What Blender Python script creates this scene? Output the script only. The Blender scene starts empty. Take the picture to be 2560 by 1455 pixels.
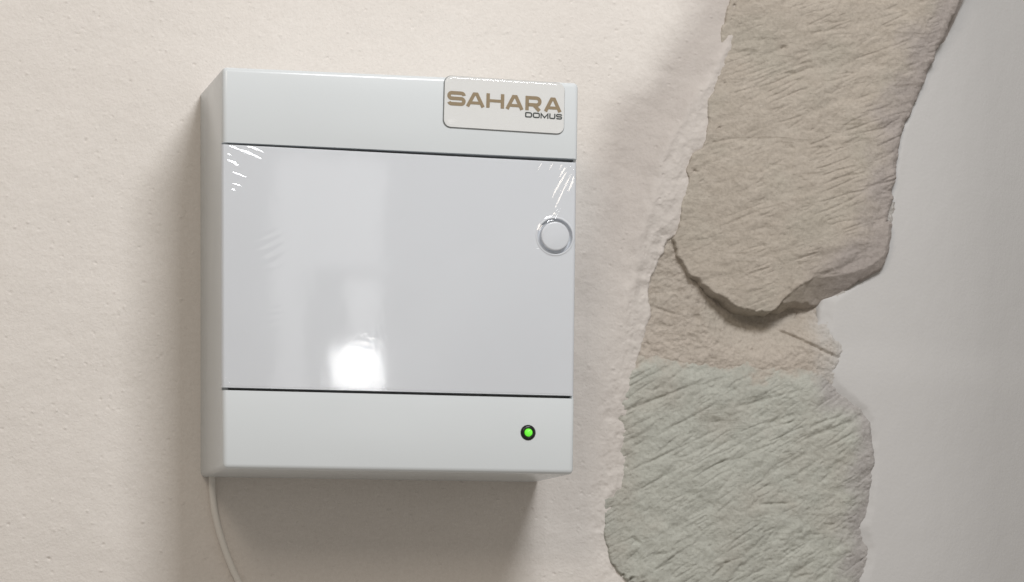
import bpy, bmesh, math
import numpy as np
from mathutils import Vector, Matrix

scene = bpy.context.scene
COL = scene.collection

# ------------------------------------------------------------------ camera
# world: metres, x right along the wall, z up, the room lies towards -y
F_PX, YAW, PITCH, ROLL = 8182.0, 0.23911, 0.11242, 0.0022
cam_d = bpy.data.cameras.new('camera')
cam_d.sensor_fit = 'HORIZONTAL'
cam_d.sensor_width = 36.0
cam_d.lens = 36.0 * F_PX / 2560.0
cam_d.clip_start, cam_d.clip_end = 0.05, 60.0
cam = bpy.data.objects.new('camera', cam_d)
COL.objects.link(cam)
fwd = Vector((math.sin(YAW) * math.cos(PITCH), math.cos(YAW) * math.cos(PITCH), math.sin(PITCH)))
rgt = Vector((math.cos(YAW), -math.sin(YAW), 0.0))
upv = rgt.cross(fwd)
r2 = rgt * math.cos(ROLL) + upv * math.sin(ROLL)
u2 = upv * math.cos(ROLL) - rgt * math.sin(ROLL)
M = Matrix((r2, u2, -fwd)).transposed().to_4x4()
M.translation = Vector((-0.36689, -1.84552, -0.21378))
cam.matrix_world = M
scene.camera = cam

# ------------------------------------------------------------------ world and lamps
world = bpy.data.worlds.new('World')
scene.world = world
world.use_nodes = True
bg = world.node_tree.nodes['Background']
bg.inputs['Color'].default_value = (1.0, 0.915, 0.815, 1)
bg.inputs['Strength'].default_value = 0.30


def area(name, loc, target, sx, sy, radiance, col):
    d = bpy.data.lights.new(name, 'AREA')
    d.shape = 'RECTANGLE'
    d.size, d.size_y = sx, sy
    d.energy = radiance * sx * sy * math.pi
    d.color = col
    o = bpy.data.objects.new(name, d)
    COL.objects.link(o)
    o.location = loc
    o.rotation_euler = (Vector(target) - Vector(loc)).to_track_quat('-Z', 'Y').to_euler()
    return o


# the ceiling fixture that throws the box's shadow down and to the left
area('ceiling_lamp', (0.24, -1.10, 0.86), (0.03, 0, 0.0), 0.44, 0.30, 31.5, (0.975, 0.985, 1.0))
# unseen warm fill added at left: lifts shadow side, glints on badge, film
area('side_fill', (-0.88, -2.05, 1.15), (0, 0, 0), 0.55, 0.60, 10.0, (1.0, 0.89, 0.77))
# the small bright pane across the room and the pale opening round it, mirrored in the door
area('bright_pane', (0.540, -3.0, 0.212), (0.540, 0, 0.212), 0.062, 0.064, 18.0, (1, 1, 1))
area('opening_strip', (0.450, -3.05, 0.30), (0.450, 0, 0.30), 0.050, 0.46, 1.8, (1, 1, 1))
area('opening_upper', (0.535, -3.05, 0.445), (0.535, 0, 0.445), 0.118, 0.17, 1.8, (1, 1, 1))
area('pane_upper', (0.553, -3.02, 0.300), (0.553, 0, 0.300), 0.045, 0.085, 2.8, (1, 1, 1))
area('opening_lower', (0.540, -3.05, 0.085), (0.540, 0, 0.085), 0.085, 0.17, 1.6, (1, 1, 1))

scene.view_settings.view_transform = 'Standard'
scene.view_settings.look = 'None'
scene.view_settings.exposure = 0.0
scene.view_settings.gamma = 1.0
scene.view_settings.use_curve_mapping = False
scene.render.engine = 'CYCLES'
scene.cycles.use_denoising = True
scene.cycles.max_bounces = 8
scene.cycles.transparent_max_bounces = 12


# ------------------------------------------------------------------ helpers
def tag(o, label=None, cat=None, group=None, kind=None):
    for k, v in (('label', label), ('category', cat), ('group', group), ('kind', kind)):
        if v:
            o[k] = v
    return o


def link(name, me, mat, parent=None, smooth=True, sharp=None):
    o = bpy.data.objects.new(name, me)
    COL.objects.link(o)
    if mat:
        me.materials.clear()
        me.materials.append(mat)
    if smooth:
        me.polygons.foreach_set('use_smooth', [True] * len(me.polygons))
        if sharp:
            me.set_sharp_from_angle(angle=math.radians(sharp))
    if parent:
        o.parent = parent
    return o


def bm_mesh(bm, name):
    bmesh.ops.recalc_face_normals(bm, faces=bm.faces[:])
    me = bpy.data.meshes.new(name)
    bm.to_mesh(me)
    bm.free()
    return me


def new_mat(name):
    m = bpy.data.materials.new(name)
    m.use_nodes = True
    nt = m.node_tree
    b = nt.nodes['Principled BSDF']
    return m, nt, b


def N(nt, typ, **kw):
    n = nt.nodes.new(typ)
    for k, v in kw.items():
        if k.startswith('i_'):
            key = k[2:]
            n.inputs[int(key) if key.isdigit() else key].default_value = v
        else:
            setattr(n, k, v)
    return n


def ramp(nt, stops):
    n = nt.nodes.new('ShaderNodeValToRGB')
    e = n.color_ramp.elements
    while len(e) < len(stops):
        e.new(0.5)
    for k, (p, c) in enumerate(stops):
        e[k].position = p
        e[k].color = (*c, 1) if len(c) == 3 else c
    return n


def plain(name, col, rough=0.5, spec=0.5, coat=0.0, coat_rough=0.05):
    m, nt, b = new_mat(name)
    b.inputs['Base Color'].default_value = (*col, 1)
    b.inputs['Roughness'].default_value = rough
    b.inputs['Specular IOR Level'].default_value = spec
    b.inputs['Coat Weight'].default_value = coat
    b.inputs['Coat Roughness'].default_value = coat_rough
    return m


# ------------------------------------------------------------------ numpy noise and relief
def _hash(ix, iy, seed):
    h = (ix.astype(np.int64) * 374761393 + iy.astype(np.int64) * 668265263 + seed * 2147483647) & 0xFFFFFFFF
    h = ((h ^ (h >> 13)) * 1274126177) & 0xFFFFFFFF
    h = h ^ (h >> 16)
    return (h & 0xFFFFFF) / float(0xFFFFFF)


def vnoise(x, y, seed=0):
    ix, iy = np.floor(x), np.floor(y)
    fx, fy = x - ix, y - iy
    ux, uy = fx * fx * fx * (fx * (fx * 6 - 15) + 10), fy * fy * fy * (fy * (fy * 6 - 15) + 10)

    def g(ox, oy):
        a = _hash(ix + ox, iy + oy, seed) * 2 * np.pi
        return np.cos(a) * (fx - ox) + np.sin(a) * (fy - oy)
    n0 = g(0, 0) * (1 - ux) + g(1, 0) * ux
    n1 = g(0, 1) * (1 - ux) + g(1, 1) * ux
    return (n0 * (1 - uy) + n1 * uy) * 1.4


def fbm(x, y, oct=4, seed=0, gain=0.5):
    s, a, f = 0, 1.0, 1.0
    for k in range(oct):
        s = s + a * vnoise(x * f + 17.3 * k, y * f - 9.1 * k, seed + k)
        a *= gain
        f *= 2.03
    return s


def sstep(a, b, x):
    t = np.clip((x - a) / (b - a), 0, 1)
    return t * t * (3 - 2 * t)


def poly_sdf(px, pz, pts, closed=True):
    """signed distance in metres, positive inside the closed outline"""
    P = np.array(pts, float) / 1000.0
    Q = np.roll(P, -1, axis=0)
    d = np.full(px.shape, 1e9)
    ins = np.zeros(px.shape, bool)
    for (x0, z0), (x1, z1) in zip(P, Q):
        ex, ez = x1 - x0, z1 - z0
        L = ex * ex + ez * ez + 1e-18
        t = np.clip(((px - x0) * ex + (pz - z0) * ez) / L, 0, 1)
        d = np.minimum(d, np.hypot(px - x0 - t * ex, pz - z0 - t * ez))
        c = ((z0 > pz) != (z1 > pz)) & (px < (x1 - x0) * (pz - z0) / (z1 - z0 + 1e-18) + x0)
        ins ^= c
    return np.where(ins, d, -d)


def seg_dist(px, pz, x0, z0, x1, z1):
    ex, ez = x1 - x0, z1 - z0
    t = np.clip(((px - x0) * ex + (pz - z0) * ez) / (ex * ex + ez * ez + 1e-18), 0, 1)
    return np.hypot(px - x0 - t * ex, pz - z0 - t * ez), t


def gouges(px, pz, segs):
    """sum of narrow grooves (metres below the surface); segs: x0 z0 x1 z1 width depth in mm"""
    h = np.zeros(px.shape)
    xs_, zs_ = px[0], pz[:, 0]
    for x0, z0, x1, z1, w, dep in segs:
        i0, i1 = np.searchsorted(xs_, ((min(x0, x1) - 3 * w) / 1e3, (max(x0, x1) + 3 * w) / 1e3))
        j0, j1 = np.searchsorted(zs_, ((min(z0, z1) - 3 * w) / 1e3, (max(z0, z1) + 3 * w) / 1e3))
        if i1 <= i0 or j1 <= j0:
            continue
        d, t = seg_dist(px[j0:j1, i0:i1], pz[j0:j1, i0:i1], x0 / 1e3, z0 / 1e3, x1 / 1e3, z1 / 1e3)
        taper = np.clip(4 * t * (1 - t), 0.05, 1) ** 0.6 if math.hypot(x1 - x0, z1 - z0) > 2 else 1.0
        h[j0:j1, i0:i1] += dep / 1e3 * taper * np.exp(-(d / (w / 1e3)) ** 2)
    return h


def axis(lo, f0, f1, hi, fine, coarse):
    a = [np.arange(f0, f1 + fine / 2, fine)]
    if lo < f0:
        n = max(2, int((f0 - lo) / coarse))
        a.insert(0, np.linspace(lo, f0 - fine, n))
    if hi > f1:
        n = max(2, int((hi - f1) / coarse))
        a.append(np.linspace(f1 + fine, hi, n))
    return np.concatenate(a)


def sheet(name, xs, zs, hfun, mat, parent=None, keep=None, attr=None):
    """relief surface: vertex at (x, -h, z)"""
    X, Z = np.meshgrid(xs, zs)
    h = hfun(X, Z)
    nx, nz = len(xs), len(zs)
    co = np.stack([X, -h, Z], -1).reshape(-1, 3).astype(np.float32)
    idx = np.arange(nx * nz).reshape(nz, nx)
    f = np.stack([idx[:-1, :-1], idx[:-1, 1:], idx[1:, 1:], idx[1:, :-1]], -1).reshape(-1, 4)
    if keep is not None:
        k = keep(X, Z).reshape(-1)
        f = f[k[f].any(1)]
        used = np.unique(f)
        rm = np.full(nx * nz, -1)
        rm[used] = np.arange(len(used))
        f, co = rm[f], co[used]
    else:
        used = None
    me = bpy.data.meshes.new(name)
    me.vertices.add(len(co))
    me.vertices.foreach_set('co', co.ravel())
    me.loops.add(f.size)
    me.loops.foreach_set('vertex_index', f.ravel().astype(np.int32))
    me.polygons.add(len(f))
    me.polygons.foreach_set('loop_start', np.arange(0, f.size, 4, dtype=np.int32))
    me.polygons.foreach_set('loop_total', np.full(len(f), 4, dtype=np.int32))
    me.update(calc_edges=True)
    if attr:
        for an, fn in attr.items():
            v = fn(X, Z).reshape(-1).astype(np.float32)
            if used is not None:
                v = v[used]
            a = me.attributes.new(an, 'FLOAT', 'POINT')
            a.data.foreach_set('value', v)
    return link(name, me, mat, parent)


# ------------------------------------------------------------------ outlines on the wall (millimetres, x z)
UPPER = [(230.8, 252.2), (223.5, 207.8), (219.5, 178.4), (217.2, 168.6), (214.2, 158.7), (211.9, 147.2), (208.8, 135.0), (208.8, 122.7), (205.5, 116.6), (204.9, 102.4), (203.4, 92.2), (200.2, 87.0), (194.9, 82.8), (191.7, 75.5), (193.9, 67.4), (189.6, 57.2), (187.4, 49.1), (180.5, 34.3), (183.4, 23.7), (190.4, 11.8), (195.1, 9.6), (202.2, 3.9), (211.8, -2.0), (218.7, -6.4), (229.1, -8.5), (238.5, -8.9), (244.3, -4.2), (249.1, 2.1), (256.3, 6.9), (266.6, 12.9), (279.0, 14.5), (287.0, 16.2), (303.2, 22.2), (310.4, 27.7), (312.3, 37.9), (313.9, 46.4), (317.4, 59.9), (320.8, 75.3), (323.1, 90.7), (326.6, 105.2), (333.1, 117.9), (340.0, 134.8), (351.1, 156.9), (364.4, 185.7), (376.2, 211.1), (397.9, 262.1)]
LEDGE = [(241.5, 11.5), (246.6, -3.4), (252.6, -1.3), (273.2, -1.7), (284.1, 4.4), (289.4, 8.6), (309.8, 20.8), (314.0, 29.1), (316.7, 47.6), (259.1, 36.5)]
LOWER = [(150.6, -36.4), (160.9, -30.9), (172.6, -28.3), (200.1, -28.5), (239.7, -32.1), (263.6, -36.0), (279.3, -40.4), (282.5, -48.7), (290.0, -55.7), (300.5, -62.4), (304.7, -71.4), (306.6, -83.5), (306.4, -98.6), (305.3, -111.7), (304.1, -123.8), (300.7, -133.8), (304.9, -146.8), (303.8, -156.7), (299.4, -167.1), (293.7, -182.5), (268.6, -210.8), (219.2, -215.5), (182.8, -192.4), (158.6, -168.9), (149.9, -163.0), (143.9, -155.1), (140.8, -140.5), (139.8, -120.8), (145.9, -111.2), (145.9, -96.2), (145.0, -82.5), (145.9, -68.6), (150.1, -56.8), (150.1, -38.7)]
PL_EDGE = [(234.0, 254.7), (226.7, 210.1), (222.7, 180.5), (220.4, 170.6), (217.4, 160.7), (215.0, 149.2), (212.0, 136.9), (211.9, 124.6), (208.6, 118.4), (208.1, 104.1), (206.5, 93.9), (203.2, 88.7), (198.0, 84.4), (194.7, 77.0), (196.9, 69.0), (192.7, 58.7), (185.5, 47.2), (176.0, 39.7), (172.1, 37.7), (165.2, 21.5), (160.2, 12.0), (158.0, 2.0), (160.2, -7.7), (157.2, -15.3), (157.2, -22.9), (153.3, -32.2), (151.8, -38.1), (151.8, -56.3), (147.6, -68.2), (146.6, -82.0), (147.6, -95.8), (147.6, -110.8), (141.5, -120.5), (142.4, -140.3), (145.5, -154.9), (151.6, -162.8), (160.3, -168.8), (184.6, -192.4), (221.2, -215.5), (270.5, -224.8)]
WH_EDGE = [(402.0, 264.7), (380.2, 213.4), (368.4, 187.9), (355.0, 158.9), (343.8, 136.7), (336.9, 119.7), (330.3, 106.9), (326.8, 92.3), (324.6, 76.8), (321.1, 61.3), (317.6, 47.8), (314.1, 29.0), (310.9, 20.0), (297.9, 9.9), (282.6, -1.4), (282.2, -12.0), (280.4, -18.3), (286.1, -29.7), (285.0, -35.0), (281.4, -41.3), (284.6, -48.2), (292.1, -55.2), (302.7, -61.9), (306.9, -70.9), (308.8, -83.1), (308.6, -98.2), (307.4, -111.3), (306.3, -123.5), (302.9, -133.5), (307.1, -146.5), (305.9, -156.5), (301.6, -167.0), (295.9, -182.4), (270.5, -224.8)]
PLASTER = [(-1500, 1500), (620, 1500), (560, 700), (402, 264.7), (230, 262)] + PL_EDGE + [(290, -235), (300, -1500), (-1500, -1500)]
WHITE = [(620, 1500), (560, 700)] + WH_EDGE + [(290, -235), (300, -1500), (1500, -1500), (1500, 1500)]

# crumbly holes along the broken plaster edge, shared by every surface that meets there: x z radius depth
rng = np.random.default_rng(5)
PITS = [(176.5, 39.5, 1.6, 4.0), (172.0, 36.5, 1.2, 3.5), (178.9, 42.0, 0.9, 3.0), (181.5, 46.0, 0.9, 3.0), (183.5, 49.0, 0.9, 2.8),
        (169.8, 31.5, 1.2, 3.0), (167.0, 25.5, 1.1, 2.6), (159.0, 3.0, 1.0, 2.6), (154.5, -31.8, 1.2, 3.0), (157.5, -16.0, 1.1, 2.4),
        (158.6, -19.5, 1.0, 2.2), (156.8, -24.5, 1.0, 2.2), (142.5, -70.5, 1.0, 2.6), (144.5, -75.0, 0.9, 2.4), (143.5, -87.0, 0.9, 2.4),
        (142.0, -113.0, 1.3, 3.2), (146.0, -113.5, 1.6, 2.6), (143.0, -118.0, 1.0, 2.4), (150.0, -164.0, 1.4, 3.0), (154.0, -167.0, 1.6, 3.2),
        (160.0, -170.0, 1.8, 3.4), (219.0, 176.0, 1.0, 2.4), (217.5, 168.0, 1.2, 2.4), (184.5, 75.5, 0.9, 2.6), (185.3, 95.6, 0.9, 1.2),
        (187.5, 96.4, 0.9, 1.2), (185.0, 88.0, 1.4, 0.8), (193.0, 75.0, 1.0, 1.6), (204.0, 92.5, 1.2, 1.4), (192.0, 117.0, 1.3, 1.2), (189.5, 114.0, 1.0, 1.0)]
for k in range(12):
    i = rng.integers(2, 36)
    a, b = np.array(PL_EDGE[i]), np.array(PL_EDGE[i + 1])
    p = a + (b - a) * rng.random() + rng.normal(0, 1.0, 2)
    PITS.append((p[0], p[1], rng.uniform(0.4, 0.9), rng.uniform(0.8, 2.0)))
PIT_SEGS = [(x - r_, z - r_ * 0.8, x + r_ * 1.2, z + r_ * 0.7, r_ * 0.75, dep) for x, z, r_, dep in PITS]

def pits(X, Z):
    return gouges(X, Z, PIT_SEGS) * np.clip(0.55 + 1.5 * fbm(X * 420, Z * 420, 2, 77), 0, 2.2)


# ------------------------------------------------------------------ wall materials
def wall_material():
    m, nt, b = new_mat('cream_plaster')
    tc = N(nt, 'ShaderNodeTexCoord')
    n1 = N(nt, 'ShaderNodeTexNoise', i_Scale=14.0, i_Detail=5.0, i_Roughness=0.6)
    n2 = N(nt, 'ShaderNodeTexNoise', i_Scale=420.0, i_Detail=4.0, i_Roughness=0.65)
    for n in (n1, n2):
        nt.links.new(tc.outputs['Object'], n.inputs['Vector'])
    r1 = ramp(nt, [(0.30, (0.705, 0.668, 0.630)), (0.70, (0.728, 0.692, 0.655))])
    nt.links.new(n1.outputs['Fac'], r1.inputs['Fac'])
    r2 = ramp(nt, [(0.30, (0.96, 0.955, 0.95)), (0.62, (1.01, 1.01, 1.01))])
    nt.links.new(n2.outputs['Fac'], r2.inputs['Fac'])
    mul = N(nt, 'ShaderNodeMixRGB', blend_type='MULTIPLY', i_Fac=1.0)
    nt.links.new(r1.outputs['Color'], mul.inputs['Color1'])
    nt.links.new(r2.outputs['Color'], mul.inputs['Color2'])
    # shade of the band beside the stones, painted into the colour, slightly pinker
    at = N(nt, 'ShaderNodeAttribute', attribute_name='band_shade')
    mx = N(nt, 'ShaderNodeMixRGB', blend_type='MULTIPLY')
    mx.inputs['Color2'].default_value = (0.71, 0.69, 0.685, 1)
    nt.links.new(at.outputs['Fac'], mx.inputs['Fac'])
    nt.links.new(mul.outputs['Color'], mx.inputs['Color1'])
    nt.links.new(mx.outputs['Color'], b.inputs['Base Color'])
    b.inputs['Roughness'].default_value = 0.92
    b.inputs['Specular IOR Level'].default_value = 0.2
    n3 = N(nt, 'ShaderNodeTexNoise', i_Scale=700.0, i_Detail=3.0, i_Roughness=0.6)
    nt.links.new(tc.outputs['Object'], n3.inputs['Vector'])
    bp = N(nt, 'ShaderNodeBump', i_Strength=0.55, i_Distance=0.0006)
    nt.links.new(n3.outputs['Fac'], bp.inputs['Height'])
    nt.links.new(bp.outputs['Normal'], b.inputs['Normal'])
    return m


def stone_material(name, dark, mid, light, patch, edge, smear, scale=1.0, angle=0.5):
    m, nt, b = new_mat(name)
    tc = N(nt, 'ShaderNodeTexCoord')
    mp = N(nt, 'ShaderNodeMapping')
    mp.inputs['Rotation'].default_value = (0, angle, 0)
    mp.inputs['Scale'].default_value = (1.0, 1.0, 2.2)
    nt.links.new(tc.outputs['Object'], mp.inputs['Vector'])
    st = N(nt, 'ShaderNodeTexNoise', i_Scale=60.0 * scale, i_Detail=6.0, i_Roughness=0.65)
    nt.links.new(mp.outputs['Vector'], st.inputs['Vector'])
    r1 = ramp(nt, [(0.30, dark), (0.48, mid), (0.70, light)])
    nt.links.new(st.outputs['Fac'], r1.inputs['Fac'])
    n2 = N(nt, 'ShaderNodeTexNoise', i_Scale=24.0, i_Detail=4.0, i_Roughness=0.55)
    nt.links.new(tc.outputs['Object'], n2.inputs['Vector'])
    r2 = ramp(nt, [(0.48, (0, 0, 0)), (0.66, (1, 1, 1))])
    nt.links.new(n2.outputs['Fac'], r2.inputs['Fac'])
    m1 = N(nt, 'ShaderNodeMixRGB')
    m1.inputs['Color2'].default_value = (*patch, 1)
    sc = N(nt, 'ShaderNodeMath', operation='MULTIPLY', i_1=0.55)
    nt.links.new(r2.outputs['Color'], sc.inputs[0])
    nt.links.new(sc.outputs[0], m1.inputs['Fac'])
    nt.links.new(r1.outputs['Color'], m1.inputs['Color1'])
    at = N(nt, 'ShaderNodeAttribute', attribute_name='edge')
    m2 = N(nt, 'ShaderNodeMixRGB')
    m2.inputs['Color2'].default_value = (*edge, 1)
    nt.links.new(at.outputs['Fac'], m2.inputs['Fac'])
    nt.links.new(m1.outputs['Color'], m2.inputs['Color1'])
    mr = N(nt, 'ShaderNodeMapping')
    mr.inputs['Rotation'].default_value = (0, angle, 0)
    mr.inputs['Scale'].default_value = (0.28, 1.0, 2.2)
    nt.links.new(tc.outputs['Object'], mr.inputs['Vector'])
    n6 = N(nt, 'ShaderNodeTexNoise', i_Scale=95.0, i_Detail=7.0, i_Roughness=0.68, i_Distortion=0.6)
    nt.links.new(mr.outputs['Vector'], n6.inputs['Vector'])
    r6 = ramp(nt, [(0.30, (0.70, 0.69, 0.67)), (0.41, (0.95, 0.95, 0.95)), (0.60, (1, 1, 1)), (0.72, (1.08, 1.08, 1.07))])
    nt.links.new(n6.outputs['Fac'], r6.inputs['Fac'])
    m6 = N(nt, 'ShaderNodeMixRGB', blend_type='MULTIPLY', i_Fac=0.9)
    nt.links.new(m2.outputs['Color'], m6.inputs['Color1'])
    nt.links.new(r6.outputs['Color'], m6.inputs['Color2'])
    m2 = m6
    as_ = N(nt, 'ShaderNodeAttribute', attribute_name='smear')
    m2b = N(nt, 'ShaderNodeMixRGB')
    m2b.inputs['Color2'].default_value = (*smear, 1)
    nt.links.new(as_.outputs['Fac'], m2b.inputs['Fac'])
    nt.links.new(m2.outputs['Color'], m2b.inputs['Color1'])
    # fine grain
    n4 = N(nt, 'ShaderNodeTexNoise', i_Scale=520.0, i_Detail=4.0, i_Roughness=0.7)
    nt.links.new(tc.outputs['Object'], n4.inputs['Vector'])
    r4 = ramp(nt, [(0.28, (0.84, 0.83, 0.82)), (0.55, (1, 1, 1)), (0.8, (1.06, 1.06, 1.05))])
    nt.links.new(n4.outputs['Fac'], r4.inputs['Fac'])
    m3 = N(nt, 'ShaderNodeMixRGB', blend_type='MULTIPLY', i_Fac=1.0)
    nt.links.new(m2b.outputs['Color'], m3.inputs['Color1'])
    nt.links.new(r4.outputs['Color'], m3.inputs['Color2'])
    nt.links.new(m3.outputs['Color'], b.inputs['Base Color'])
    b.inputs['Roughness'].default_value = 0.9
    b.inputs['Specular IOR Level'].default_value = 0.2
    n5 = N(nt, 'ShaderNodeTexNoise', i_Scale=260.0, i_Detail=8.0, i_Roughness=0.78)
    mq = N(nt, 'ShaderNodeMapping')
    mq.inputs['Rotation'].default_value = (0, angle, 0)
    mq.inputs['Scale'].default_value = (0.8, 1.0, 1.2)
    nt.links.new(tc.outputs['Object'], mq.inputs['Vector'])
    nt.links.new(mq.outputs['Vector'], n5.inputs['Vector'])
    bp = N(nt, 'ShaderNodeBump', i_Strength=0.6, i_Distance=0.0022)
    nt.links.new(n5.outputs['Fac'], bp.inputs['Height'])
    nt.links.new(bp.outputs['Normal'], b.inputs['Normal'])
    return m


MAT_WALL = wall_material()
MAT_UP = stone_material('tan_sandstone', (0.425, 0.378, 0.322), (0.47, 0.420, 0.361), (0.505, 0.455, 0.395), (0.44, 0.41, 0.35), (0.40, 0.36, 0.34), (0.47, 0.42, 0.365), 1.0, math.radians(22))
MAT_LOW = stone_material('grey_green_sandstone', (0.44, 0.445, 0.40), (0.485, 0.492, 0.443), (0.525, 0.53, 0.48), (0.45, 0.425, 0.375), (0.43, 0.41, 0.395), (0.47, 0.42, 0.365), 1.2, math.radians(30))
MAT_MORTAR = stone_material('sand_mortar', (0.40, 0.352, 0.30), (0.46, 0.412, 0.358), (0.51, 0.46, 0.405), (0.45, 0.42, 0.36), (0.55, 0.49, 0.43), (0.52, 0.50, 0.475), 1.6, math.radians(-12))


def white_material():
    m, nt, b = new_mat('white_paint')
    tc = N(nt, 'ShaderNodeTexCoord')
    n1 = N(nt, 'ShaderNodeTexNoise', i_Scale=10.0, i_Detail=4.0)
    n2 = N(nt, 'ShaderNodeTexNoise', i_Scale=500.0, i_Detail=3.0)
    for n in (n1, n2):
        nt.links.new(tc.outputs['Object'], n.inputs['Vector'])
    r1 = ramp(nt, [(0.3, (0.520, 0.513, 0.506)), (0.7, (0.532, 0.525, 0.518))])
    nt.links.new(n1.outputs['Fac'], r1.inputs['Fac'])
    nt.links.new(r1.outputs['Color'], b.inputs['Base Color'])
    b.inputs['Roughness'].default_value = 0.75
    b.inputs['Specular IOR Level'].default_value = 0.25
    bp = N(nt, 'ShaderNodeBump', i_Strength=0.30, i_Distance=0.0005)
    nt.links.new(n2.outputs['Fac'], bp.inputs['Height'])
    nt.links.new(bp.outputs['Normal'], b.inputs['Normal'])
    return m


MAT_WHITE = white_material()

# ------------------------------------------------------------------ plaster wall
GR = np.random.default_rng(11)
GRAINS = []
for k in range(3600):
    gx, gz = GR.uniform(-240, 235), GR.uniform(-190, 205)
    s = GR.random() ** 4
    GRAINS.append((gx, gz, gx + GR.uniform(0.1, 0.8), gz - GR.uniform(0.0, 0.4), 0.36 + 0.24 * s, (0.15 + 0.50 * s) * (-1 if GR.random() < 0.45 else 1.1)))


def edge_noise(X, Z, amp=1.0, seed=3):
    return amp * 1e-3 * (1.4 * fbm(X * 130, Z * 130, 3, seed) + 0.25 * fbm(X * 500, Z * 500, 2, seed + 9))


RIDGE = [(236.0, 215.0), (222.2, 165.8), (208.2, 138.5), (194.4, 118.5), (185.7, 106.0), (175.7, 86.4), (168.2, 62.1), (160.0, 34.0), (151.0, 0.0), (146.0, -40.0)]


def ridge_dist(X, Z):
    """distance from the crest of the plaster lip, positive towards the stones"""
    zk = np.array([p[1] for p in RIDGE[::-1]]) / 1e3
    xk = np.array([p[0] for p in RIDGE[::-1]]) / 1e3
    return (X - np.interp(Z, zk, xk)) * 0.9


def h_plaster(X, Z):
    d = poly_sdf(X, Z, PLASTER) - 0.0028 + edge_noise(X, Z)          # positive on the plaster
    near = (np.abs(X) < 0.5) & (np.abs(Z) < 0.4)
    h = 0.0009 * fbm(X * 6 + 3, Z * 6, 3, 21) + 0.0005 * fbm(X * 26, Z * 26, 3, 22)
    h += 0.00010 * fbm(X * 160, Z * 160, 3, 23, 0.7)
    # flat where the box is screwed on
    box = sstep(0.035, 0.0, np.maximum(np.abs(X) - 0.095, np.abs(Z) - 0.105))
    h = h * (1 - box) - 0.0003 * box
    # the thick plaster lip swells towards the stones, then is broken off
    k = sstep(-0.22, 0.02, Z) * 0.75 + 0.25
    lift = sstep(0.070, 0.008, d) * 0.0065 * k + 0.0005 * fbm(X * 40, Z * 18, 3, 31) * sstep(0.05, 0.02, d)
    crest = sstep(0.012, -0.002, d) * 0.0014 * k
    h += (lift - crest) * (X > 0.0) * (np.abs(Z) < 0.3)
    # crest of the plaster lip with a hollow on its left and a crumbly shoulder on its right
    dr = ridge_dist(X, Z) + 0.0025 * fbm(X * 50, Z * 50, 3, 33)
    on = sstep(-0.05, 0.02, Z) * (X > 0.09)
    h += on * (0.0013 * np.exp(-(dr / 0.0035) ** 2) - 0.0022 * np.exp(-((dr + 0.017) / 0.012) ** 2))
    sh = sstep(-0.002, 0.004, dr) * on + sstep(0.016, 0.004, d) * (1 - on) * (X > 0.09)
    h += sh * (0.00045 * fbm(X * 90, Z * 90, 4, 34, 0.65) - 0.0009 * np.clip(fbm(X * 120, Z * 120, 2, 35) - 0.25, 0, 1))
    h -= gouges(X, Z, GRAINS) * 1.0
    h -= 0.30 * np.clip(-d, 0, 0.009) + 3.0 * np.clip(-d - 0.009, 0, 0.01)
    return h


def band_shade_mask(X, Z):  # where the plaster colour is darkened as painted shade near the stones
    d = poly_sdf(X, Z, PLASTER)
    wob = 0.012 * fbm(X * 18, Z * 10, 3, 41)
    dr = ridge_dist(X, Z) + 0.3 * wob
    coat = sstep(-0.052, -0.020, dr + 0.5 * wob) * (1 - 0.30 * sstep(-0.006, 0.005, dr)) * sstep(-0.03, 0.06, Z)  # upper part of the shade painted beside the stones
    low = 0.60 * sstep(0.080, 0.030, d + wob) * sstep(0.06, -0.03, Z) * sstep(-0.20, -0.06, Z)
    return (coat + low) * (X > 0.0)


xs = axis(-1.3, -0.235, 0.240, 0.66, 0.00055, 0.03)
zs = axis(-1.2, -0.195, 0.215, 1.2, 0.00055, 0.03)
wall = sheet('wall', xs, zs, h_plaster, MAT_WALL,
             keep=lambda X, Z: poly_sdf(X, Z, PLASTER) > -0.014, attr={'band_shade': band_shade_mask})
tag(wall, 'rough cream plaster wall with two exposed stones at its right', kind='structure')


# ------------------------------------------------------------------ stones and joint
def rot(X, Z, a):
    c, s = math.cos(a), math.sin(a)
    return X * c + Z * s, -X * s + Z * c


def tooled(X, Z, ang, seed, amp):
    """long shallow chisel marks, wavering and broken up"""
    w = 0.0016 * fbm(X * 14, Z * 14, 3, seed + 50) + 0.0003 * fbm(X * 90, Z * 90, 2, seed + 51)
    u, v = rot(X, Z - w, ang)
    a = fbm(u * 16, v * 92, 3, seed, 0.42)
    g = -np.clip(-a, 0, 1) * 1.15 + np.clip(a, 0, 1) * 0.75
    mask = 0.25 + 0.75 * sstep(-0.25, 0.45, fbm(X * 26, Z * 26, 2, seed + 70))
    n1 = vnoise(u * 15 + 5, v * 150, seed + 5)
    n2 = vnoise(u * 28, v * 250 + 3, seed + 6)
    m2 = sstep(0.0, 0.4, fbm(X * 34, Z * 34, 2, seed + 71))
    m3 = sstep(0.05, 0.45, fbm(X * 50, Z * 50, 2, seed + 72))
    sc = np.clip(1 - np.abs(n1) / 0.13, 0, 1) * m2 + 0.7 * np.clip(1 - np.abs(n2) / 0.15, 0, 1) * m3
    return amp * (0.80 * g * mask - 0.50 * sc)


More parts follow.
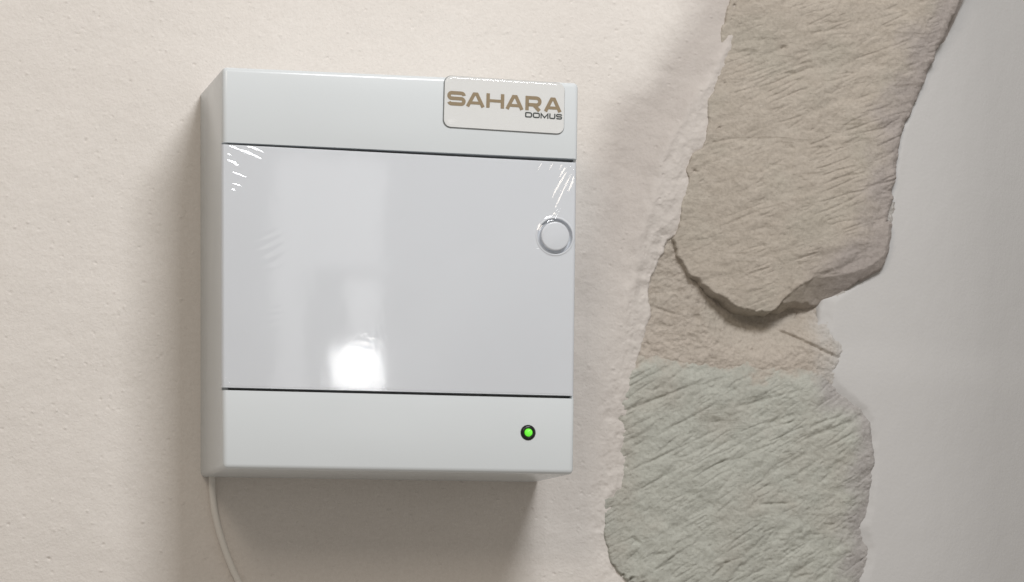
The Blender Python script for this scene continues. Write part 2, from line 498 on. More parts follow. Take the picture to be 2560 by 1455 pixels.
def rand_gouges(seed, n, box, ang, spread, lmin, lmax, wmin, wmax, dmin, dmax):
    r = np.random.default_rng(seed)
    out = []
    for _ in range(n):
        x, z = r.uniform(box[0], box[1]), r.uniform(box[2], box[3])
        a = ang + r.normal(0, spread)
        L = lmin + (lmax - lmin) * r.random() ** 2
        out.append((x, z, x + L * math.cos(a), z + L * math.sin(a), r.uniform(wmin, wmax), r.uniform(dmin, dmax)))
    return out


UP_G = rand_gouges(61, 60, (180, 330, 0, 190), math.radians(22), 0.15, 6, 30, 0.8, 1.8, 0.2, 0.6)
UP_G += rand_gouges(161, 90, (180, 340, -5, 190), math.radians(22), 0.22, 2, 18, 0.35, 0.6, 0.12, 0.4)
UP_G += rand_gouges(162, 120, (180, 340, -5, 190), math.radians(22), 0.8, 0.5, 3, 0.4, 0.8, -0.4, 0.6)
UP_G += [(215, 122, 232, 127, 0.8, 1.0), (276, 150, 286, 155, 1.0, 0.9), (248.6, 151.5, 250, 152, 1.0, 2.0), (262, 160, 290, 166, 1.1, 0.9),
         (203, 91.5, 214, 94, 1.2, 0.9), (233, 75, 232.5, 84, 0.8, -0.5), (229, 68, 236, 76, 0.8, -0.6), (212, 43.5, 232, 52, 0.9, 0.9)]
LOW_G = rand_gouges(62, 110, (142, 290, -210, -44), math.radians(31), 0.13, 6, 40, 0.7, 1.5, 0.3, 0.9)
LOW_G += rand_gouges(63, 60, (200, 300, -165, -90), math.radians(18), 0.5, 1.5, 8, 0.5, 0.9, 0.4, 1.0)
LOW_G += rand_gouges(163, 130, (142, 300, -215, -40), math.radians(32), 0.16, 3, 20, 0.4, 0.7, 0.2, 0.7)
LOW_G += rand_gouges(164, 220, (142, 304, -215, -40), math.radians(32), 0.9, 0.5, 4, 0.4, 0.8, -0.4, 0.8)
LOW_G += [(147, -70, 200, -49, 0.9, 1.3), (152, -104, 215, -75, 0.8, 1.0), (199, -103, 215, -95, 1.1, 1.3), (214, -97, 252, -82, 0.9, 0.9),
          (154, -142, 161, -147, 1.3, 1.8), (166, -153, 176, -151, 1.1, 1.3), (215, -66, 262, -53, 0.9, 0.9), (262, -83, 278, -76, 1.2, 1.4),
          (286, -73, 292, -72.5, 1.2, 1.6), (232, -122, 252, -121, 0.8, 1.5), (252, -166, 262, -163, 1.0, 1.4), (262, -76, 292, -66, 0.9, 1.0),
          (153, -118, 190, -98, 0.9, 1.0), (164, -86, 208, -62, 0.8, 0.8)]
MOR_G = rand_gouges(64, 110, (156, 285, -34, 36), math.radians(-25), 0.6, 0.6, 5, 0.4, 0.8, 0.2, 0.9)
MOR_G += [(247, -18, 285, -35, 1.1, 3.0), (247, -18, 262, -24, 0.8, 1.2), (193, -11.5, 198, -12.5, 2.2, 2.6), (164, -5, 184, -11, 0.8, 1.4),
          (255, -12, 268, -5, 0.8, 0.8)]


def h_upper(X, Z):
    d = poly_sdf(X, Z, UPPER) + edge_noise(X, Z, 0.7, 81)
    d = d + 0.004 * sstep(0.225, 0.205, X - 0.13 * (Z - 0.05)) * sstep(0.040, 0.055, Z)
    bulk = 0.0105 - 0.006 * sstep(0.05, 0.16, Z) + 0.0018 * fbm(X * 15, Z * 15, 3, 82)
    # left side dives under the plaster, right side rolls off towards the white wall
    bulk -= 0.0048 * sstep(0.13, 0.06, Z) * sstep(0.228, 0.186, X - 0.13 * (Z - 0.05))
    rollR = sstep(0.030, 0.0, d) * sstep(0.255, 0.30, X)
    h = bulk - 0.0042 * rollR * rollR
    h += tooled(X, Z, math.radians(22), 83, 0.00175) * (0.35 + 0.65 * sstep(0.21, 0.26, X)) + 0.00042 * fbm(X * 150, Z * 150, 4, 84, 0.65)
    h -= gouges(X, Z, UP_G) * 0.8 + pits(X, Z)
    rr = 0.0012 + 0.0035 * sstep(0.255, 0.285, X)
    h -= rr - np.sqrt(np.clip(rr * rr - np.clip(rr - d, 0, rr) ** 2, 0, None))
    h -= 12.0 * np.clip(-d, 0, 0.0035)
    # the undercut ledge at the lower right
    l = poly_sdf(X, Z, LEDGE) + edge_noise(X, Z, 0.8, 86)
    hl = 0.0085 - 0.85 * np.clip(-poly_sdf(X, Z, UPPER), 0, 0.016) + 0.0008 * fbm(X * 90, Z * 90, 3, 85) - 2.5 * np.clip(-l, 0, 0.007)
    return np.maximum(h, np.minimum(hl, 0.0085))


def edge_upper(X, Z):
    d = poly_sdf(X, Z, UPPER)
    w = 0.010 * fbm(X * 40, Z * 40, 3, 87)
    return sstep(0.030, 0.004, d + w) * sstep(0.25, 0.29, X) * 0.9


def h_lower(X, Z):
    d = poly_sdf(X, Z, LOWER) + edge_noise(X, Z, 0.8, 91) + 0.0025 * sstep(0.165, 0.155, X) * sstep(-0.035, -0.045, Z)
    h = 0.0045 + 0.0020 * fbm(X * 16, Z * 16, 3, 92)
    h -= 0.0050 * sstep(-0.050, -0.026, Z + 0.10 * (X - 0.2) * (X > 0.2))      # top melts into the mortar
    h -= 0.0018 * sstep(0.170, 0.140, X)
    rollR = sstep(0.026, 0.0, d) * sstep(0.255, 0.285, X)
    h -= 0.0040 * rollR * rollR
    h += tooled(X, Z, math.radians(31), 93, 0.0015) + 0.00046 * fbm(X * 150, Z * 150, 4, 94, 0.65)
    h -= gouges(X, Z, LOW_G) * 0.8 + pits(X, Z)
    rr = 0.0010 + 0.0035 * sstep(0.265, 0.285, X)
    h -= rr - np.sqrt(np.clip(rr * rr - np.clip(rr - d, 0, rr) ** 2, 0, None))
    h -= 3.0 * np.clip(-d, 0, 0.007) * sstep(-0.032, -0.040, Z) + 0.5 * np.clip(-d, 0, 0.02) * sstep(-0.040, -0.032, Z)
    return h


def edge_lower(X, Z):
    d = poly_sdf(X, Z, LOWER)
    w = 0.010 * fbm(X * 40, Z * 40, 3, 97)
    return sstep(0.026, 0.004, d + w) * sstep(0.25, 0.28, X)


def smear_lower(X, Z):
    w = 0.016 * fbm(X * 30, Z * 30, 4, 98) + 0.004 * fbm(X * 190, Z * 190, 3, 99)
    top = -0.0265 - 0.11 * np.clip(X - 0.22, 0, 1)
    return 0.95 * sstep(-0.015, -0.002, Z - top + 0.9 * np.abs(w))


def smear_mortar(X, Z):
    w = 0.006 * fbm(X * 60, Z * 60, 4, 106)
    return sstep(-0.020, 0.000, poly_sdf(X, Z, WHITE) + w)


def h_mortar(X, Z):
    h = 0.0004 + 0.0011 * fbm(X * 22, Z * 22, 3, 101)
    dU = np.maximum(poly_sdf(X, Z, UPPER), poly_sdf(X, Z, LEDGE))
    h -= 0.0095 * sstep(-0.030, 0.0, dU) * sstep(0.188, 0.232, X) * sstep(0.288, 0.264, X)
    h += 0.0022 * sstep(0.010, -0.030, Z)                        # thicker where it spreads over the lower stone
    u, v = rot(X, Z, math.radians(-25) )
    h += 0.00022 * fbm(u * 70, v * 220, 3, 102, 0.6) + 0.00060 * fbm(X * 210, Z * 210, 3, 103, 0.7)
    h -= gouges(X, Z, MOR_G) * 0.8 + pits(X, Z)
    h -= 0.004 * sstep(-0.036, -0.060, Z)
    w = poly_sdf(X, Z, WHITE) + edge_noise(X, Z, 1.0, 105)
    h -= 0.8 * np.clip(w + 0.002, 0, 0.012)
    return h


st = sheet('stone', np.arange(0.172, 0.405, 0.00055), np.arange(-0.016, 0.262, 0.00055), h_upper, MAT_UP, wall,
           keep=lambda X, Z: np.maximum(poly_sdf(X, Z, UPPER), poly_sdf(X, Z, LEDGE)) > np.where(X > 0.25, -0.0040, -0.009), attr={'edge': edge_upper})
tag(st, 'large tan stone with diagonal tool marks and an overhanging lower edge')
st = sheet('stone', np.arange(0.132, 0.314, 0.00055), np.arange(-0.222, -0.018, 0.00055), h_lower, MAT_LOW, wall,
           keep=lambda X, Z: poly_sdf(X, Z, LOWER) > -0.010, attr={'edge': edge_lower, 'smear': smear_lower})
tag(st, 'grey green stone scored all over with diagonal chisel marks')
jt = sheet('mortar_joint', np.arange(0.146, 0.322, 0.00055), np.arange(-0.072, 0.062, 0.00055), h_mortar, MAT_MORTAR, wall,
           attr={'edge': lambda X, Z: sstep(0.0, -0.03, Z) * 0.6, 'smear': smear_mortar})
tag(jt, 'sandy mortar joint between the two stones')


# ------------------------------------------------------------------ white wall at the right
def h_white(X, Z):
    d = 0.0010 + poly_sdf(X, Z, WHITE) + edge_noise(X, Z, 0.5, 111)
    dd = np.clip(X - np.interp(Z, [0.22, 0.30, 0.70, 1.5], [0.296, 0.405, 0.56, 0.62]), 0, 3)
    h = 0.0002 + 0.0013 * sstep(-0.02, -0.05, Z) - 0.62 * 0.5 * np.clip(dd, 0, 0.10) ** 2 / 0.10
    h -= 0.62 * np.clip(dd - 0.10, 0, 0.35)
    h += 0.0004 * fbm(X * 9, Z * 9, 2, 112) + 0.0001 * fbm(X * 90, Z * 60, 2, 113)
    h -= 0.40 * np.clip(-d, 0, 0.008) + 2.5 * np.clip(-d - 0.008, 0, 0.01)
    return h


ww = sheet('white_wall', axis(0.272, 0.274, 0.42, 1.45, 0.0012, 0.03), axis(-1.2, -0.26, 0.30, 1.2, 0.0012, 0.02), h_white, MAT_WHITE,
           keep=lambda X, Z: poly_sdf(X, Z, WHITE) > -0.014)
tag(ww, 'smooth off white painted wall rounding away beside the stones', kind='structure')

# ------------------------------------------------------------------ the control box
W2, H2, D = 0.100, 0.1107, 0.0828
TAPER = 0.0146


def hexa(bm, x0, x1, yf, yb, zl0, zr0, zl1, zr1):
    """box between x0..x1, yf (front) .. yb (back), bottom zl0/zr0, top zl1/zr1"""
    v = [bm.verts.new(p) for p in ((x0, yf, zl0), (x1, yf, zr0), (x1, yf, zr1), (x0, yf, zl1),
                                   (x0, yb, zl0), (x1, yb, zr0), (x1, yb, zr1), (x0, yb, zl1))]
    for q in ((0, 1, 2, 3), (7, 6, 5, 4), (0, 4, 5, 1), (1, 5, 6, 2), (2, 6, 7, 3), (3, 7, 4, 0)):
        bm.faces.new([v[i] for i in q])
    return v


def taper_mesh(me):
    for v in me.vertices:
        v.co.x *= 1 + TAPER * v.co.z / H2


def cutter(bm, name):
    me = bm_mesh(bm, name)
    o = bpy.data.objects.new(name, me)
    COL.objects.link(o)
    return o


def boolean(me, cutters, bevel=None):
    o = bpy.data.objects.new('tmp', me)
    COL.objects.link(o)
    for c in cutters:
        b = o.modifiers.new('b', 'BOOLEAN')
        b.operation, b.solver, b.object = 'DIFFERENCE', 'EXACT', c
    if bevel:
        v = o.modifiers.new('v', 'BEVEL')
        v.width, v.segments, v.limit_method, v.angle_limit = bevel, 3, 'ANGLE', math.radians(60)
        v.use_clamp_overlap = True
    dg = bpy.context.evaluated_depsgraph_get()
    res = bpy.data.meshes.new_from_object(o.evaluated_get(dg))
    bpy.data.objects.remove(o)
    for c in cutters:
        bpy.data.objects.remove(c)
    return res


def abs_plastic(name, base, rough, coat=0.0):
    m, nt, b = new_mat(name)
    tc = N(nt, 'ShaderNodeTexCoord')
    n1 = N(nt, 'ShaderNodeTexNoise', i_Scale=9.0, i_Detail=3.0)
    n2 = N(nt, 'ShaderNodeTexNoise', i_Scale=900.0, i_Detail=2.0)
    for n in (n1, n2):
        nt.links.new(tc.outputs['Object'], n.inputs['Vector'])
    r1 = ramp(nt, [(0.3, tuple(c * 0.975 for c in base)), (0.7, tuple(c * 1.015 for c in base))])
    nt.links.new(n1.outputs['Fac'], r1.inputs['Fac'])
    nt.links.new(r1.outputs['Color'], b.inputs['Base Color'])
    b.inputs['Roughness'].default_value = rough
    bp = N(nt, 'ShaderNodeBump', i_Strength=0.06, i_Distance=0.0002)
    nt.links.new(n2.outputs['Fac'], bp.inputs['Height'])
    nt.links.new(bp.outputs['Normal'], b.inputs['Normal'])
    return m


MAT_BOX = abs_plastic('cool_white_plastic', (0.655, 0.692, 0.714), 0.24)
MAT_DOOR = abs_plastic('cool_white_door_plastic', (0.668, 0.697, 0.738), 0.22)
MAT_DARKGAP = plain('dark_plastic', (0.05, 0.05, 0.05), 0.6)


def film_material(name, rough, tint=0.97):
    m = bpy.data.materials.new(name)
    m.use_nodes = True
    nt = m.node_tree
    nt.nodes.clear()
    out = N(nt, 'ShaderNodeOutputMaterial')
    tr = N(nt, 'ShaderNodeBsdfTransparent')
    tr.inputs['Color'].default_value = (tint, tint, tint, 1)
    gl = N(nt, 'ShaderNodeBsdfGlossy')
    gl.inputs['Roughness'].default_value = rough
    geo = N(nt, 'ShaderNodeNewGeometry')
    dt = N(nt, 'ShaderNodeVectorMath', operation='DOT_PRODUCT')
    nt.links.new(geo.outputs['Incoming'], dt.inputs[0])
    nt.links.new(geo.outputs['Normal'], dt.inputs[1])
    ab = N(nt, 'ShaderNodeMath', operation='ABSOLUTE')
    nt.links.new(dt.outputs['Value'], ab.inputs[0])
    om = N(nt, 'ShaderNodeMath', operation='SUBTRACT', i_0=1.0)
    nt.links.new(ab.outputs[0], om.inputs[1])
    pw = N(nt, 'ShaderNodeMath', operation='POWER', i_1=5.0)
    nt.links.new(om.outputs[0], pw.inputs[0])
    fr = N(nt, 'ShaderNodeMath', operation='MULTIPLY_ADD', i_1=0.94, i_2=0.046)
    nt.links.new(pw.outputs[0], fr.inputs[0])
    mx = N(nt, 'ShaderNodeMixShader')
    nt.links.new(fr.outputs[0], mx.inputs[0])
    nt.links.new(tr.outputs[0], mx.inputs[1])
    nt.links.new(gl.outputs[0], mx.inputs[2])
    nt.links.new(mx.outputs[0], out.inputs['Surface'])
    return m


MAT_FILM = film_material('clear_film', 0.045, 0.985)
MAT_DOME = film_material('clear_resin', 0.09, 0.97)

box = bpy.data.objects.new('control_box', None)
box.empty_display_size = 0.05
COL.objects.link(box)
tag(box, 'white plastic control box with film-covered door and green light, screwed to plaster wall', 'control box')

# housing: rounded shell with a shallow slot for the door and two deep grooves above and below it
bm = bmesh.new()
hexa(bm, -W2, W2, -D, 0.0008, -H2, -H2, H2, H2)
ed = [e for e in bm.edges if not all(v.co.y > 0 for v in e.verts)]
bmesh.ops.bevel(bm, geom=ed, offset=0.0028, segments=6, profile=0.5, affect='EDGES')
me = bm_mesh(bm, 'housing')
S0L, S0R, S1L, S1R = -0.0678, -0.0683, 0.0685, 0.0671      # slot bottom / top at left, right
b1 = bmesh.new()
hexa(b1, -0.13, 0.13, -D - 0.02, -D + 0.0042, S0L, S0R - 0.0002, S1L + 0.0003, S1R - 0.0003)
b2 = bmesh.new()
hexa(b2, -0.0965, 0.0985, -D - 0.01, -D + 0.016, S0L, S0R, S0L + 0.0030, S0R + 0.0030)
b3 = bmesh.new()
hexa(b3, -0.0965, 0.0985, -D - 0.01, -D + 0.016, S1L - 0.0036, S1R - 0.0036, S1L, S1R)
me = boolean(me, [cutter(b1, 'c1'), cutter(b2, 'c2'), cutter(b3, 'c3')], 0.0007)
taper_mesh(me)
link('housing', me, MAT_BOX, box, sharp=40)
# door
KX, KZ = 0.0872, 0.0226
bm = bmesh.new()
hexa(bm, -W2 - 0.0006, W2 - 0.0006, -D - 0.0004, -D + 0.0040, -0.0664, -0.0668, 0.0673, 0.0648)
side = [e for e in bm.edges if all(abs(v.co.x) > 0.09 and v.co.y < -D for v in e.verts) and (e.verts[0].co.x * e.verts[1].co.x > 0)]
bmesh.ops.bevel(bm, geom=side, offset=0.0020, segments=5, profile=0.5, affect='EDGES')
bmesh.ops.bevel(bm, geom=[e for e in bm.edges if all(v.co.y < -D for v in e.verts) and abs(e.verts[0].co.x - e.verts[1].co.x) > 0.1],
                offset=0.0009, segments=3, affect='EDGES')
me = bm_mesh(bm, 'door')
bk = bmesh.new()
bmesh.ops.create_cone(bk, cap_ends=True, segments=72, radius1=0.0108, radius2=0.0108, depth=0.0068,
                      matrix=Matrix.Translation((KX, -D - 0.0004, KZ)) @ Matrix.Rotation(math.pi / 2, 4, 'X'))
me = boolean(me, [cutter(bk, 'ck')])
taper_mesh(me)
door = link('door', me, MAT_DOOR, box, sharp=40)
tag(door, 'glossy door under clear protective film')


def lathe(name, prof, cx, cz, y0, mat, parent, seg=72, sharp=40):
    """prof: (radius, outward height) from the axis out; outward is towards the room"""
    bm = bmesh.new()
    rings = []
    for r_, h_ in prof:
        if r_ < 1e-6:
            rings.append([bm.verts.new((cx, y0 - h_, cz))])
        else:
            rings.append([bm.verts.new((cx + r_ * math.cos(2 * math.pi * k / seg), y0 - h_, cz + r_ * math.sin(2 * math.pi * k / seg))) for k in range(seg)])
    for a, b in zip(rings[:-1], rings[1:]):
        for k in range(seg):
            k2 = (k + 1) % seg
            if len(a) == 1:
                bm.faces.new((a[0], b[k], b[k2]))
            elif len(b) == 1:
                bm.faces.new((a[k], b[0], a[k2]))
            else:
                bm.faces.new((a[k], b[k], b[k2], a[k2]))
    return link(name, bm_mesh(bm, name), mat, parent, sharp=sharp)


mmp = lambda pts: [(a / 1000, b / 1000) for a, b in pts]
lathe('latch_button', mmp([(0, 1.2), (7.3, 1.2), (7.8, 1.1), (8.1, 0.8), (8.2, 0.4), (8.3, -2.6), (9.9, -2.6), (10.0, -0.2), (10.2, 0.25), (10.6, 0.35), (11.0, 0.2), (11.3, 0.0), (11.3, -0.2)]),
      KX * (1 + TAPER * KZ / H2), KZ, -D - 0.0004, MAT_DOOR, door)

# film stretched over the door, creased at its corners
CREASES = [  # x z x z half width (mm), flank slope
    (-97.5, 66.2, -77.6, 58.8, 1.7, 0.26), (-88.5, 66.6, -77.2, 62.9, 1.4, 0.26), (-98.4, 58.5, -87.6, 52.2, 1.7, 0.255),
    (-96.0, 52.0, -86.4, 48.2, 1.5, 0.26), (-98.4, 62.0, -94.8, 59.5, 1.1, 0.26), (-96.0, 45.4, -89.4, 43.8, 1.1, 0.27), (-96.4, 42.3, -92.8, 41.2, 1.1, 0.28),
    (-93.5, 66.6, -84.0, 61.4, 0.9, 0.20), (-98.2, 55.0, -90.0, 50.5, 0.9, 0.22),
    (96.8, 65.4, 89.6, 55.0, 1.4, 0.40), (100.4, 60.5, 92.9, 39.0, 1.8, 0.40), (96.5, 62.4, 85.0, 42.4, 1.7, 0.40), (98.4, 60.8, 87.0, 36.3, 1.7, 0.40),
    (99.2, 64.5, 90.6, 49.0, 1.1, 0.33), (93.5, 65.4, 89.6, 59.4, 1.1, 0.40), (88.0, 65.5, 83.6, 59.0, 1.0, 0.40), (81.5, 65.6, 77.0, 58.5, 0.9, 0.40),
    (98.0, 65.0, 92.0, 46.0, 0.6, 0.37), (95.0, 64.5, 87.5, 50.0, 0.6, 0.36), (99.6, 57.0, 96.0, 44.0, 0.6, 0.38), (94.0, 55.0, 88.5, 43.0, 0.7, 0.37), (84.5, 65.6, 80.5, 60.5, 0.6, 0.37), (79.0, 65.6, 74.5, 59.5, 0.6, 0.36), (-97.0, 64.5, -90.0, 61.6, 0.6, 0.24), (-98.0, 48.8, -92.0, 46.6, 0.6, 0.25),
    (90.4, 37.5, 86.2, 31.0, 2.6, 0.40), (75.0, 65.6, 66.5, 52.0, 0.8, 0.15), (-99, -61, -96, -65.5, 1.0, 0.35),
]


def h_film(X, Z):
    h = np.full(X.shape, 0.00035)
    cr = np.zeros(X.shape)
    for x0, z0, x1, z1, w, m in CREASES:
        d, t = seg_dist(X, Z, x0 / 1e3, z0 / 1e3, x1 / 1e3, z1 / 1e3)
        hw = w / 1e3 * (0.35 + 0.65 * np.sin(np.pi * np.clip(t, 0, 1) ** 0.8)) * sstep(1.02, 0.9, t)
        q = hw - np.sqrt(d * d + 0.9e-4 ** 2)
        cr = np.maximum(cr, 1.02 * m * 0.5 * (q + np.sqrt(q * q + 0.7e-4 ** 2)) * (q > -6e-4))
    h += cr
    env = sstep(-0.062, -0.075, X) * sstep(0.05, 0.02, Z) * sstep(-0.045, -0.02, Z)
    h += 0.000012 * env * np.clip(0.5 + 1.2 * vnoise(X * 25, Z * 55, 15), 0, 1.2) * np.sin(2 * np.pi * (Z - 0.12 * X - 6 * (X + 0.08) ** 2) / 0.0055 + 7.0 * vnoise(X * 30, Z * 45, 5))
    h += 0.000014 * vnoise(X * 45, Z * 25, 6) + 0.000002 * vnoise(X * 180, Z * 150, 7)
    glare = np.exp(-((X + 0.019) / 0.014) ** 2) * (0.25 + 0.75 * sstep(-0.050, -0.040, Z)) * sstep(-0.010, -0.030, Z)
    h += 0.0000035 * glare * fbm(X * 420, Z * 420, 2, 8)
    r = np.hypot(X - KX * (1 + TAPER * KZ / H2), Z - KZ)
    h += 0.0013 * sstep(0.0125, 0.0082, r)
    # the sheet is wrapped round the door's two upright edges
    e = np.clip(np.maximum(X - 0.0975 * (1 + TAPER * Z / H2), -X - 0.0982 * (1 + TAPER * Z / H2)), 0, 0.004)
    h -= e * e / 0.0040 * 1.0
    return h + D + 0.0004


fx = np.concatenate([np.linspace(-1, -0.76, 110), np.linspace(-0.755, 0.70, 300), np.linspace(0.702, 1, 150)])
fz = np.concatenate([np.linspace(0, 0.70, 185), np.linspace(0.702, 1, 190)])
TX, TZ = np.meshgrid(fx, fz)
ztop = 0.5 * ((0.0669 + 0.0646) + (0.0646 - 0.0669) * TX)
zbot = -0.0665
FZ = zbot + (ztop - zbot) * TZ
FX = (0.0999 * TX - 0.0006) * (1 + TAPER * FZ / H2)
FH = h_film(FX, FZ)
co = np.stack([FX, -FH, FZ], -1).reshape(-1, 3)
idx = np.arange(co.shape[0]).reshape(TX.shape)
fq = np.stack([idx[:-1, :-1], idx[:-1, 1:], idx[1:, 1:], idx[1:, :-1]], -1).reshape(-1, 4)
me = bpy.data.meshes.new('film')
me.from_pydata(co.tolist(), [], fq.tolist())
film = link('protective_film', me, MAT_FILM, door)
tag(film, 'clear protective film creased at the door corners')

# indicator lamp
LX, LZ = 0.0722 , -0.0879
lathe('indicator_bezel', mmp([(2.2, -0.5), (2.25, 0.9), (2.45, 1.15), (2.9, 1.25), (3.5, 1.05), (4.0, 0.55), (4.35, 0.1), (4.4, -0.3)]), LX, LZ, -D,
      plain('black_plastic', (0.008, 0.009, 0.009), 0.25), box, 48)
mg, nt, b = new_mat('green_led')
b.inputs['Base Color'].default_value = (0.10, 0.45, 0.04, 1)
b.inputs['Roughness'].default_value = 0.25
b.inputs['Emission Color'].default_value = (0.13, 0.78, 0.04, 1)
b.inputs['Emission Strength'].default_value = 0.85
lathe('indicator_lens', mmp([(0, 2.9), (0.8, 2.82), (1.4, 2.55), (1.9, 2.05), (2.15, 1.4), (2.2, 0.6), (2.2, -0.3)]), LX, LZ, -D, mg, box, 40)

# ------------------------------------------------------------------ badge
BCX, BCZ, BT = 0.0580, 0.0958, math.radians(-1.2)
BW, BH, BR = 0.0350, 0.0148, 0.0045


def rrect(w, h, r, n=8):
    pts = []
    for cx, cz, a0 in ((w - r, h - r, 0), (-w + r, h - r, 90), (-w + r, -h + r, 180), (w - r, -h + r, 270)):
        for k in range(n + 1):
            a = math.radians(a0 + 90 * k / n)
            pts.append((cx + r * math.cos(a), cz + r * math.sin(a)))
    return pts


def slab(name, pts, y0, y1, mat, parent, bevel=0.0):
    bm = bmesh.new()
    a = [bm.verts.new((x, y0, z)) for x, z in pts]
    c = [bm.verts.new((x, y1, z)) for x, z in pts]
    n = len(pts)
    bm.faces.new(a)
    bm.faces.new(c[::-1])
    for k in range(n):
        bm.faces.new((a[k], c[k], c[(k + 1) % n], a[(k + 1) % n]))
    return link(name, bm_mesh(bm, name), mat, parent, sharp=30)


badge = slab('badge', rrect(BW, BH, BR), -0.0003, 0.0001, plain('badge_edge_shade', (0.16, 0.17, 0.17), 0.4), box)  # dark rim left showing at lower left paints the badge's edge shadow
badge.location = (BCX, -D, BCZ)
badge.rotation_euler = (0, -BT, 0)
tag(badge, 'domed badge lettered in gold and dark grey')
face = slab('badge_face', [(x + 0.00018, z + 0.00020) for x, z in rrect(BW - 0.00038, BH - 0.00038, BR - 0.0003)], -0.0006, -0.0002,
            plain('silver_white_label', (0.76, 0.77, 0.765), 0.3), badge)
# clear resin lens
bm = bmesh.new()
prev = None
for t in np.linspace(0, 1, 9):
    a = t * math.pi / 2
    ins = (1 - math.cos(a)) * 0.0016
    hh = 0.0006 + 0.0011 * math.sin(a)
    ring = [bm.verts.new((x + 0.0001, -hh, z + 0.00012)) for x, z in rrect(BW - 0.0004 - ins, BH - 0.0004 - ins, max(BR - ins, 0.0012))]
    if prev:
        n = len(ring)
        for k in range(n):
            bm.faces.new((prev[k], prev[(k + 1) % n], ring[(k + 1) % n], ring[k]))
    prev = ring
# softly crowned centre
cxs = rrect(BW - 0.0004 - 0.0016, BH - 0.0004 - 0.0016, 0.0029)
for sc_, hh in ((0.8, 0.00178), (0.5, 0.00184), (0.2, 0.00186)):
    ring = [bm.verts.new((x * sc_ + 0.0001, -hh, z * sc_ + 0.00012)) for x, z in cxs]
    n = len(ring)
    for k in range(n):
        bm.faces.new((prev[k], prev[(k + 1) % n], ring[(k + 1) % n], ring[k]))
    prev = ring
bm.faces.new(prev)
link('clear_dome', bm_mesh(bm, 'clear_dome'), MAT_DOME, badge)


# lettering drawn as strokes on a unit cell (0..1, 0..1)
def stroke(bm, pts, w, closed=False, y0=-0.00075, y1=-0.00058, whor=None):
    P = []
    for p in pts:
        if not P or math.hypot(p[0] - P[-1][0], p[1] - P[-1][1]) > 1e-6:
            P.append(np.array(p, float))
    if closed and np.linalg.norm(P[0] - P[-1]) < 1e-6:
        P.pop()
    n = len(P)
    Lf, Rt = [], []
    for i in range(n):
        if closed:
            d0, d1 = P[i] - P[i - 1], P[(i + 1) % n] - P[i]
        else:
            d0 = P[i] - P[i - 1] if i > 0 else P[1] - P[0]
            d1 = P[i + 1] - P[i] if i < n - 1 else P[-1] - P[-2]
        d0, d1 = d0 / np.linalg.norm(d0), d1 / np.linalg.norm(d1)
        n0, n1 = np.array((-d0[1], d0[0])), np.array((-d1[1], d1[0]))
        m = n0 + n1
        m /= np.linalg.norm(m)
        k = min(1 / max(m @ n1, 0.35), 2.0)
        Lf.append(P[i] + m * k * w / 2)
        Rt.append(P[i] - m * k * w / 2)
    rng_ = range(n if closed else n - 1)
    for y, flip in ((y0, False), (y1, True)):
        a = [bm.verts.new((p[0], y, p[1])) for p in Lf]
        b = [bm.verts.new((p[0], y, p[1])) for p in Rt]
        for i in rng_:
            j = (i + 1) % n
            q = (a[i], a[j], b[j], b[i])
            bm.faces.new(q[::-1] if flip else q)


def arc(cx, cz, rx, rz, a0, a1, n=6):
    return [(cx + rx * math.cos(math.radians(a0 + (a1 - a0) * k / n)), cz + rz * math.sin(math.radians(a0 + (a1 - a0) * k / n))) for k in range(n + 1)]


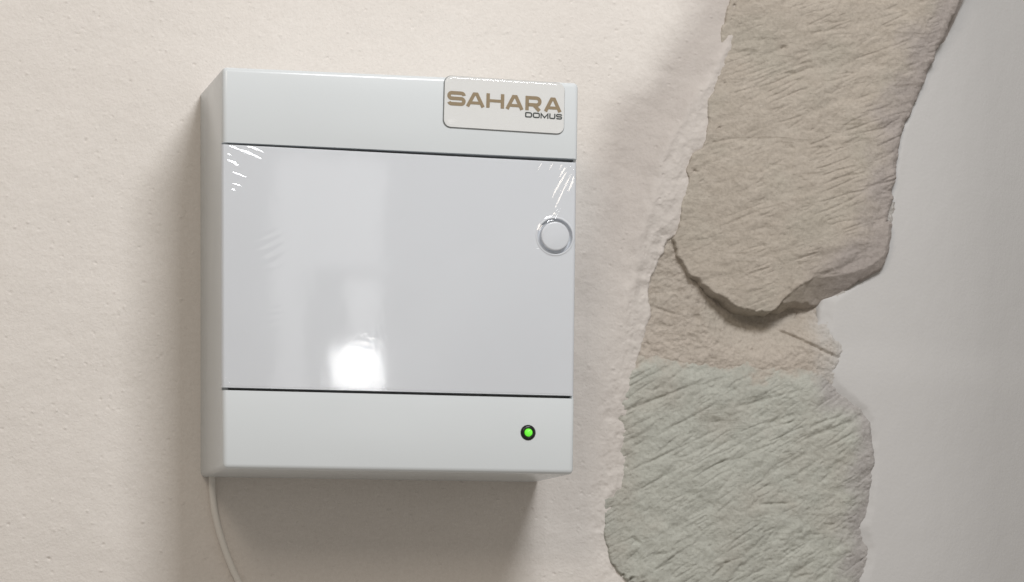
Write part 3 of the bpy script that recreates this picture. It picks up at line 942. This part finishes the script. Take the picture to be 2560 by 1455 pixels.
def glyph(bm, ch, x, z, w, h, s):
    i = s / 2
    L, R, B, T, Mz = x + i, x + w - i, z + i, z + h - i, z + h / 2
    q = min((T - B) / 4, (R - L) / 4)
    if ch == 'S':
        p = [(R, T - q * 0.9)] + arc(R - q, T - q, q, q, 20, 90) + arc(L + q, T - q, q, q, 90, 180) + arc(L + q, Mz + q, q, q, 180, 270) + \
            arc(R - q, Mz - q, q, q, 90, 0) + arc(R - q, B + q, q, q, 0, -90) + arc(L + q, B + q, q, q, -90, -160)
        stroke(bm, p, s)
    elif ch == 'A':
        ax = w * 0.09
        stroke(bm, [(x + s * 0.52, z), (x + w / 2 - ax + s * 0.1, T), (x + w / 2 + ax - s * 0.1, T), (x + w - s * 0.52, z)], s)
        stroke(bm, [(x + w * 0.24, z + h * 0.27), (x + w * 0.76, z + h * 0.27)], s * 0.85, y0=-0.00074)
    elif ch == 'H':
        stroke(bm, [(L, z), (L, z + h)], s)
        stroke(bm, [(R, z), (R, z + h)], s)
        stroke(bm, [(L, Mz), (R, Mz)], s * 0.85, y0=-0.00074)
    elif ch == 'R':
        m_ = z + h * 0.40
        r_ = (T - m_) / 2
        stroke(bm, [(L, z), (L, T)] + arc(R - r_, T - r_, r_, r_, 90, -90, 10) + [(L + s * 0.4, m_)], s)
        stroke(bm, [(x + w * 0.52, m_), (x + w - s * 0.55, z)], s * 1.05, y0=-0.00074)
    elif ch in 'DO':
        c = q * (1.2 if ch == 'O' else 0.5)
        p = arc(R - q * 1.2, T - q * 1.2, q * 1.2, q * 1.2, 0, 90) + arc(L + c, T - c, c, c, 90, 180) + arc(L + c, B + c, c, c, 180, 270) + arc(R - q * 1.2, B + q * 1.2, q * 1.2, q * 1.2, 270, 360)
        stroke(bm, p, s, closed=True)
    elif ch == 'M':
        stroke(bm, [(L, z), (L, T), (x + w / 2, z + h * 0.15), (R, T), (R, z)], s)
    elif ch == 'U':
        stroke(bm, [(L, z + h), (L, B + q)] + arc(L + q, B + q, q, q, 180, 270) + arc(R - q, B + q, q, q, 270, 360) + [(R, z + h)], s)


def word(glyphs, x0, x1, a, b, z0, h, s, mat):
    for ch, g0, g1 in glyphs:
        bm = bmesh.new()
        gx = x0 + (g0 - a) / (b - a) * (x1 - x0)
        gw = (g1 - g0) / (b - a) * (x1 - x0)
        glyph(bm, ch, gx, z0, gw, h, s)
        me = bpy.data.meshes.new('letter')
        bm.to_mesh(me)
        bm.free()
        link('letter', me, mat, badge, smooth=False)


word([('S', 400, 638), ('A', 640, 888), ('H', 905, 1137), ('A', 1152, 1392), ('R', 1412, 1622), ('A', 1652, 1888)],
     -0.0329, 0.0333, 400, 1888, -0.0021, 0.0082, 0.0020, plain('gold_print', (0.285, 0.215, 0.125), 0.45))
word([('D', 1410, 1502), ('O', 1510, 1604), ('M', 1612, 1717), ('U', 1727, 1808), ('S', 1815, 1897)],
     0.0121, 0.0336, 1410, 1897, -0.0062, 0.0031, 0.00072, plain('dark_print', (0.035, 0.045, 0.042), 0.45))

# ------------------------------------------------------------------ cable
cu = bpy.data.curves.new('cable', 'CURVE')
cu.dimensions = '3D'
cu.bevel_depth = 0.0019
cu.bevel_resolution = 6
cu.resolution_u = 10
pts = [(-92.5, -100.0), (-92.5, -110.2), (-91.9, -122.2), (-89.7, -135.1), (-86.4, -146.4), (-81.9, -158.5), (-76.5, -170.0), (-69.9, -182.3), (-61.8, -195.8), (-46, -222), (-20, -270), (0, -330), (12, -420)]
sp = cu.splines.new('BEZIER')
sp.bezier_points.add(len(pts) - 1)
for p, (x, z) in zip(sp.bezier_points, pts):
    p.co = (x / 1000, -0.0028, z / 1000)
    p.handle_left_type = p.handle_right_type = 'AUTO'
tmp = bpy.data.objects.new('tmp', cu)
COL.objects.link(tmp)
dg = bpy.context.evaluated_depsgraph_get()
me = bpy.data.meshes.new_from_object(tmp.evaluated_get(dg))
bpy.data.objects.remove(tmp)
cable = link('cable', me, plain('white_cable_sheath', (0.72, 0.70, 0.66), 0.45), None)
tag(cable, 'thin white cable hanging from under the box along the wall', 'cable')
